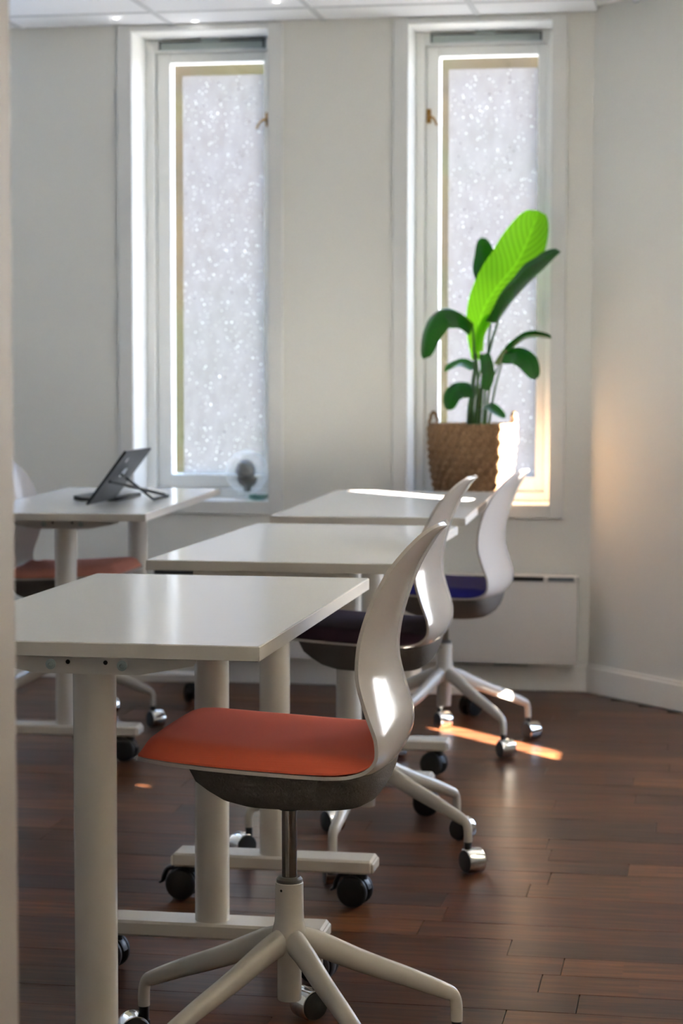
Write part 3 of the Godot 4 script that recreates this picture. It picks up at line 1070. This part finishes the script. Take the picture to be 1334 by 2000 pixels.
# ------------------------------------------------------------------ tablet, globe, plant
func build_tablet() -> void:
	# stands across the left desk, its back to the room's right side
	var t := thing("tablet", "black tablet propped on its kickstand on the left desk", "tablet", V(-1.022, 0.7278, 1.155), 0.012)
	var tilt := deg_to_rad(53.0)
	var up := V(cos(tilt), sin(tilt), 0)
	var nb := V(sin(tilt), -cos(tilt), 0)
	var xf := Transform3D(Basis(up, nb, up.cross(nb)), V(0.0, 0.007, 0))
	var s := mb()
	bx(s, V(0, -0.004, -0.29), V(0.198, 0.004, 0.0), 0.002, xf)
	obj("body", s, M.tablet_back, t)
	s = mb()
	bx(s, V(0.006, -0.0047, -0.284), V(0.192, -0.0040, -0.006), 0.0, xf)
	obj("screen", s, M.screen_glass, t)
	s = mb()
	lathe(s, [Vector2(0.0, 0.0), Vector2(0.010, 0.0), Vector2(0.010, 0.0008), Vector2(0.0, 0.0008)], 20, xf * Transform3D(Basis(), V(0.165, 0.004, -0.215)))
	obj("camera_lens", s, M.pale_plate, t)
	s = mb()
	bx(s, V(0.098, 0.004, -0.165), V(0.130, 0.0046, -0.125), 0.0002, xf)  # small pale shiny plate on the back
	obj("pale_plate", s, M.pale_plate, t)
	# U-shaped wire stand
	s = mb()
	var h1 := xf * V(0.088, 0.006, -0.055)
	var h2 := xf * V(0.088, 0.006, -0.245)
	var f1 := V(0.112, 0.004, -0.055)
	var f2 := V(0.112, 0.004, -0.245)
	tube(s, [h1, h1.lerp(f1, 0.5), h1.lerp(f1, 0.93), f1.lerp(f2, 0.03), f1.lerp(f2, 0.5), f1.lerp(f2, 0.97), f2.lerp(h2, 0.07), f2.lerp(h2, 0.5), h2], func(q): return Vector2(0.0045, 0.0045), 8)
	obj("kickstand", s, M.tablet_black, t)
	# cover folded flat in front of the screen
	s = mb()
	var A := []
	var B := []
	for i in 7:
		var x := -0.125 + 0.137 * i / 6.0
		var y := 0.0085 + 0.004 * pow(absf(i - 3.0) / 3.0, 2.0) + (0.003 if i == 0 else 0.0)
		A.append([V(x, y, -0.285), V(x, y, -0.14), V(x, y, 0.004)])
		B.append([V(x, 0.0002 + (0.002 if i == 0 else 0.0), -0.285), V(x, 0.0002, -0.14), V(x, 0.0002 + (0.002 if i == 0 else 0.0), 0.004)])
	shell(s, A, B)
	obj("keyboard_cover", s, M.tablet_black, t)

func build_globe() -> void:
	var t := thing("glass_globe", "clear glass globe with a grey knobbly ornament inside on the left window sill", "ornament", V(-0.880, SILL, -0.085))
	var s := mb()
	var pr := []
	for i in 17:
		var a := -PI / 2 + 0.42 + (PI - 0.42) * i / 16.0
		pr.append(Vector2(maxf(0.0, cos(a) * 0.080), 0.103 + sin(a) * 0.080))
	lathe(s, pr, 36)
	obj("globe", s, M.globe_glass, t)
	s = mb()
	lathe(s, [Vector2(0.0, 0.0), Vector2(0.042, 0.0), Vector2(0.042, 0.006), Vector2(0.034, 0.018), Vector2(0.032, 0.031), Vector2(0.0, 0.031)], 28)
	obj("glass_foot", s, M.globe_glass, t)
	s = mb()
	s.set_smooth_group(1)
	var kn := noise(22.0, 2, 71)
	var rings := []
	for i in range(1, 14):
		var a := -PI / 2 + PI * i / 14.0
		var ring := []
		for k in 24:
			var b := TAU * k / 24
			var d := V(cos(a) * cos(b), sin(a), cos(a) * sin(b))
			ring.append(V(-0.006, 0.106, 0) + d * (0.036 + 0.006 * kn.get_noise_3dv(d)) * V(1.0, 1.12, 1.0))
		rings.append(ring)
	loft(s, rings)
	var core := obj("ornament_core", s, M.globe_core, t)
	s = mb()
	lathe(s, [Vector2(0.0, 0.031), Vector2(0.012, 0.031), Vector2(0.014, 0.045), Vector2(0.032, 0.060), Vector2(0.038, 0.078), Vector2(0.034, 0.084), Vector2(0.0, 0.084)], 24, Transform3D(Basis(), V(0, 0, 0)))
	obj("ornament_cup", s, M.globe_base, core)
	var d := thing("glass_dish", "small pale teal glass dish beside the globe on the left window sill", "dish", V(-0.826, SILL, -0.035))
	s = mb()
	lathe(s, [Vector2(0.0, 0.0), Vector2(0.020, 0.0), Vector2(0.034, 0.008), Vector2(0.042, 0.022), Vector2(0.040, 0.022), Vector2(0.032, 0.010), Vector2(0.018, 0.004), Vector2(0.0, 0.004)], 28)
	obj("bowl", s, M.teal_glass, d)
	s = mb()
	lathe(s, [Vector2(0.0, 0.005), Vector2(0.014, 0.005), Vector2(0.020, 0.011), Vector2(0.012, 0.019), Vector2(0.0, 0.020)], 9)
	obj("glass_stone", s, M.teal_glass, d)

func blade(s: SurfaceTool, pts: Array, width: float, fold: float, face: Vector3, base_w := 0.25, wave := 0.0) -> void:
	# a leaf blade round a midrib; face is roughly where its upper side looks
	var mid := smooth_path(pts, 6)
	var n := mid.size()
	s.set_smooth_group(1)
	var rows := []
	var J := 6
	for i in n:
		var t := float(i) / (n - 1)
		var tan: Vector3 = (mid[mini(i + 1, n - 1)] - mid[maxi(i - 1, 0)]).normalized()
		var up := (face - tan * face.dot(tan)).normalized()
		var side := tan.cross(up).normalized()
		var w := width * pow(sin(PI * clampf(lerpf(base_w * 0.35, 1.0, pow(t, 1.9 if width > 0.1 else 1.2)), 0.0, 1.0)), 0.5) * (1.0 - 0.10 * t)
		if i == n - 1: w = 0.0005
		var row := []
		for j in range(-J, J + 1):
			var u := float(j) / J
			var a := fold * (0.55 + 0.45 * absf(u))
			var p: Vector3 = mid[i] + side * u * w * cos(a) + up * absf(u) * w * sin(a) + up * wave * sin(t * 19.0 + u * 2.0) * absf(u)
			row.append([p, Vector2(t, 0.5 + 0.5 * u)])
		rows.append(row)
	for i in n - 1:
		for j in 2 * J:
			var q := [rows[i][j], rows[i][j + 1], rows[i + 1][j + 1], rows[i + 1][j]]
			var nn: Vector3 = (q[0][0] - q[2][0]).cross(q[0][0] - q[1][0])
			var order := [0, 1, 2, 0, 2, 3]
			if nn.dot(face) < 0.0: order = [0, 2, 1, 0, 3, 2]
			for k in order:
				s.set_uv(q[k][1])
				s.add_vertex(q[k][0])

func build_plant() -> void:
	var c := V(-0.052, SILL, -0.050)
	# basket
	var b := thing("woven_basket", "brown woven seagrass basket with two loop handles on the right window sill", "basket", c)
	var s := mb()
	var rows := []
	var NR := 84
	var NA := 208
	for i in NR + 1:
		var v := float(i) / NR
		var y := 0.004 + 0.274 * v
		var r0 := lerpf(0.118, 0.152, pow(v, 0.8)) + 0.008 * sin(v * PI)
		var ring := []
		for k in NA + 1:
			var a := TAU * k / NA
			var band := v * 11.0
			var bi := floorf(band)
			var fr := band - bi
			var bulge := sqrt(maxf(0.0, 1.0 - pow(2.0 * fr - 1.0, 2.0)))
			var plait := sin(a * 26.0 + (PI if int(bi) % 2 == 1 else 0.0) + (fr - 0.5) * 2.4)
			var r := r0 + 0.0045 * bulge + 0.0055 * plait * bulge
			ring.append(V(cos(a) * r, y, sin(a) * r))
		rows.append(ring)
	s.set_smooth_group(1)
	for i in NR:
		for k in NA:
			var q := [rows[i][k], rows[i][k + 1], rows[i + 1][k + 1], rows[i + 1][k]]
			poly(s, q, V(q[0].x, 0, q[0].z))
	lathe(s, [Vector2(0.0, 0.0), Vector2(0.116, 0.0), Vector2(0.119, 0.006)], 48)
	var inner := Transform3D(Basis(V(1, 0, 0), PI), V(0, 0.27, 0))
	lathe(s, [Vector2(0.140, 0.0), Vector2(0.135, 0.03), Vector2(0.0, 0.032)], 40, inner)
	obj("basket_wall", s, M.seagrass, b)
	s = mb()
	var rimp := []
	for k in 97:
		var a := TAU * k / 96
		rimp.append(V(cos(a) * (0.150 + 0.002 * sin(a * 40)), 0.279 + 0.002 * cos(a * 40), sin(a) * (0.150 + 0.002 * sin(a * 40))))
	tube(s, rimp, func(q): return Vector2(0.006, 0.006), 8, Vector3.UP, false)
	obj("rim", s, M.seagrass, b)
	for sx in [-1.0, 1.0]:
		s = mb()
		var hp := []
		for k in 25:
			var a := PI * k / 24
			var sway := 0.10 * sin(a)
			var x: float = sx * (0.152 + 0.02 * sway)
			hp.append(V(x + 0.0025 * sin(k * 2.2), 0.235 + sin(a) * 0.088 + (0.0 if a > 0.2 and a < PI - 0.2 else -0.02), cos(a) * 0.040 + 0.0025 * cos(k * 2.2)))
		tube(s, hp, func(q): return Vector2(0.0062, 0.0062), 8, V(1, 0, 0))
		var hn := obj("handle", s, M.seagrass, b)
		hn.rotation.y = 0.35 * sx
	# plant
	var t := thing("potted_plant", "tall leafy plant with broad paddle leaves growing from the woven basket", "plant", V(-0.05, 0.90, -0.05))
	var off := V(0.05, -0.90, 0.05)
	s = mb()
	lathe(s, [Vector2(0.128, -0.02), Vector2(0.125, 0.0), Vector2(0.06, 0.012), Vector2(0.0, 0.014)], 24)
	obj("soil", s, M.soil, t)
	var stems := [
		[V(-0.060, 0.90, -0.07), V(-0.048, 1.066, -0.05), V(-0.041, 1.175, -0.03), V(-0.047, 1.301, 0.0)],
		[V(-0.030, 0.90, -0.06), V(-0.014, 1.102, -0.05), V(0.014, 1.211, -0.02), V(0.050, 1.318, 0.02)],
		[V(-0.045, 0.90, -0.05), V(-0.030, 1.066, -0.04), V(-0.035, 1.193, -0.02)],
		[V(-0.010, 0.90, -0.09), V(0.008, 1.066, -0.07), V(0.044, 1.153, -0.05)],
		[V(0.000, 0.90, -0.07), V(0.030, 1.066, -0.04), V(0.067, 1.187, 0.0)],
		[V(-0.020, 0.90, -0.11), V(-0.004, 1.176, -0.11), V(0.008, 1.358, -0.11), V(0.001, 1.43, -0.10)],
		[V(-0.066, 0.90, -0.05), V(-0.056, 1.012, -0.02), V(-0.044, 1.067, 0.02)],
		[V(-0.030, 0.90, -0.03), V(-0.020, 0.965, 0.0), V(-0.010, 0.995, 0.03)],
		[V(-0.075, 0.90, -0.09), V(-0.066, 1.029, -0.09), V(-0.05, 1.139, -0.08)],
		[V(-0.052, 0.90, -0.04), V(-0.040, 1.03, 0.0), V(-0.018, 1.12, 0.01), V(-0.003, 1.192, 0.02)]]
	for k in stems.size():
		s = mb()
		var pp := []
		for p in stems[k]: pp.append(p + off)
		var r0 := 0.0085 if k < 3 else 0.0055
		tube(s, smooth_path(pp, 5), func(q): return Vector2(lerpf(r0, r0 * 0.45, q), lerpf(r0, r0 * 0.45, q)), 8, V(1, 0, 0))
		obj("stem", s, M.stem_green, t)
	var leaves := [
		["leaf_backlit", [V(-0.038, 1.170, -0.03), V(-0.034, 1.26, -0.025), V(-0.008, 1.355, -0.03), V(0.042, 1.435, -0.04), V(0.102, 1.51, -0.05), V(0.144, 1.60, -0.06), V(0.176, 1.696, -0.08)], 0.102, 0.40, V(-0.10, 0.15, 1.0), 0.02, 0.0],
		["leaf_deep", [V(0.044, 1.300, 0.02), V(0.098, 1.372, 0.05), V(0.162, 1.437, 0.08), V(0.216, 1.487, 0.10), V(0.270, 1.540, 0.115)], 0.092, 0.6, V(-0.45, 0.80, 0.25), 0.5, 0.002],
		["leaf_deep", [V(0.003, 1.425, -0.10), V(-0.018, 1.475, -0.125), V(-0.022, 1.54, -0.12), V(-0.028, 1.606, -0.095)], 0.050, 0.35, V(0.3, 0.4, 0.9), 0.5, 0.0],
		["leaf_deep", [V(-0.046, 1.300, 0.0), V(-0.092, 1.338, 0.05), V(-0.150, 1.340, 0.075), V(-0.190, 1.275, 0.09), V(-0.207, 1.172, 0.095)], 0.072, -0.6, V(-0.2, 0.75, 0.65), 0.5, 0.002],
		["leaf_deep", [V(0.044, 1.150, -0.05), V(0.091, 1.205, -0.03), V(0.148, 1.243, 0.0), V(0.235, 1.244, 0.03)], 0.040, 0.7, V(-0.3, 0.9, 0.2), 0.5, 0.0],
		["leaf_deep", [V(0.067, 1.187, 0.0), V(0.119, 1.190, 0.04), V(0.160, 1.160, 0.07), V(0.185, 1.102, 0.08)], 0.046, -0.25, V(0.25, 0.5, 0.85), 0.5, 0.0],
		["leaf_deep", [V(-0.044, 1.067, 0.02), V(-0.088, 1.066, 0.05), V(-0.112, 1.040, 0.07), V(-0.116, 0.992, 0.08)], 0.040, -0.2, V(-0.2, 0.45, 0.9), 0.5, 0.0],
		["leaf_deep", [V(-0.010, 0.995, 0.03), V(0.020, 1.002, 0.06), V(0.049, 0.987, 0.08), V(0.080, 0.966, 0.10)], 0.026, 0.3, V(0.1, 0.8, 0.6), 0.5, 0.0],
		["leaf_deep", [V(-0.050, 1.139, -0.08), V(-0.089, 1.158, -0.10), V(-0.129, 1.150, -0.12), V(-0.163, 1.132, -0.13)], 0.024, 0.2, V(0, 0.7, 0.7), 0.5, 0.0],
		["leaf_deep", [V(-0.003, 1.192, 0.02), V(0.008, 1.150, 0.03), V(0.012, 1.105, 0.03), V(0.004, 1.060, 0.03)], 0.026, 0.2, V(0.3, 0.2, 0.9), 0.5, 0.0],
		["leaf_backlit", [V(-0.020, 1.20, -0.01), V(-0.018, 1.25, 0.0), V(-0.006, 1.29, 0.0), V(0.012, 1.33, -0.01)], 0.020, 0.5, V(-0.1, 0.2, 1.0), 0.5, 0.0]]
	for l in leaves:
		s = mb()
		var pp := []
		for p in l[1]: pp.append(p + off)
		blade(s, pp, l[2], l[3], l[4], l[5], l[6])
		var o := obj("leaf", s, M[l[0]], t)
		if l[0] == "leaf_backlit": o.set_meta("label", "bright yellow-green leaf, window light put into its colour")

# ------------------------------------------------------------------
func _ready() -> void:
	build_light()
	materials()
	build_room()
	build_floor()
	build_back_window(1, W1, [-1.194, -0.841], -1.152, false)
	build_back_window(2, W2, [-0.193, 0.162], -0.161, true)
	build_back_window(9, ADDED_W0, [-3.031, -1.92], 0.0, false, false)  # added window left of the view, made wide for more daylight
	build_side_windows()
	build_added_windows()
	build_outdoors()
	build_heater()
	# desks: near-edge centre, turn, width, length, height, insets of the columns
	make_desk(V(-0.120, 0, 4.402), 0.006, 0.536, 1.0, 0.731, 0.085, 0.165, "nearest white desk, cut off by the door jamb, beside the orange-cushioned chair", [[0.4, false], [2.4, false], [3.0, false], [-0.3, false]])
	make_desk(V(-0.120, 0, 3.085), 0.0, 0.528, 1.085, 0.729, 0.055, 0.115, "second white desk from the front, between the nearest desk and the desk by the plant", [[3.05, true], [2.95, true], [0.5, false], [0.1, false]])
	make_desk(V(-0.136, 0, 1.74), 0.033, 0.537, 1.27, 0.731, 0.13, 0.13, "farthest white desk of the right row, below the basket, with a sun strip on it", [[0.4, false], [2.8, false], [0.5, false], [0.9, false]])
	make_desk(V(-1.036, 0, 1.708), 0.076, 0.531, 1.318, 0.727, 0.155, 0.12, "white desk at the left by the window with the black tablet standing on it", [[2.9, true], [3.0, true], [0.5, false], [1.4, false]])
	# chairs
	make_chair(V(0.1204, 0, 4.054), 0.0, 0.0, deg_to_rad(-19.4), M.orange_cloth, "nearest swivel chair, white shell with an orange-red cushion", [-0.8, -1.0, -2.0, -2.72, -2.36])
	make_chair(V(0.002, 0, 2.568), -0.02, 0.0, deg_to_rad(23.5), M.plum_cloth, "middle swivel chair of the right row with a dark plum cushion", [-0.85, -1.2, -2.36, -0.8, -0.55])
	make_chair(V(-0.002, 0, 1.095), -0.105, 0.052, deg_to_rad(-34.0), M.blue_cloth, "farthest swivel chair of the right row with a royal blue cushion, before the heater", [-0.7, -0.9, -0.7, -2.2, -0.8])
	make_chair(V(-1.224, 0, 1.0), PI + 0.02, 0.03, deg_to_rad(-5.8) + PI, M.salmon_cloth, "swivel chair with a salmon pink cushion at the left desk, partly behind the door jamb", [PI - 0.8, PI - 0.8, PI - 1.2, PI - 2.3, PI - 0.8])
	build_tablet()
	build_globe()
	build_plant()
	build_ceiling_glints()
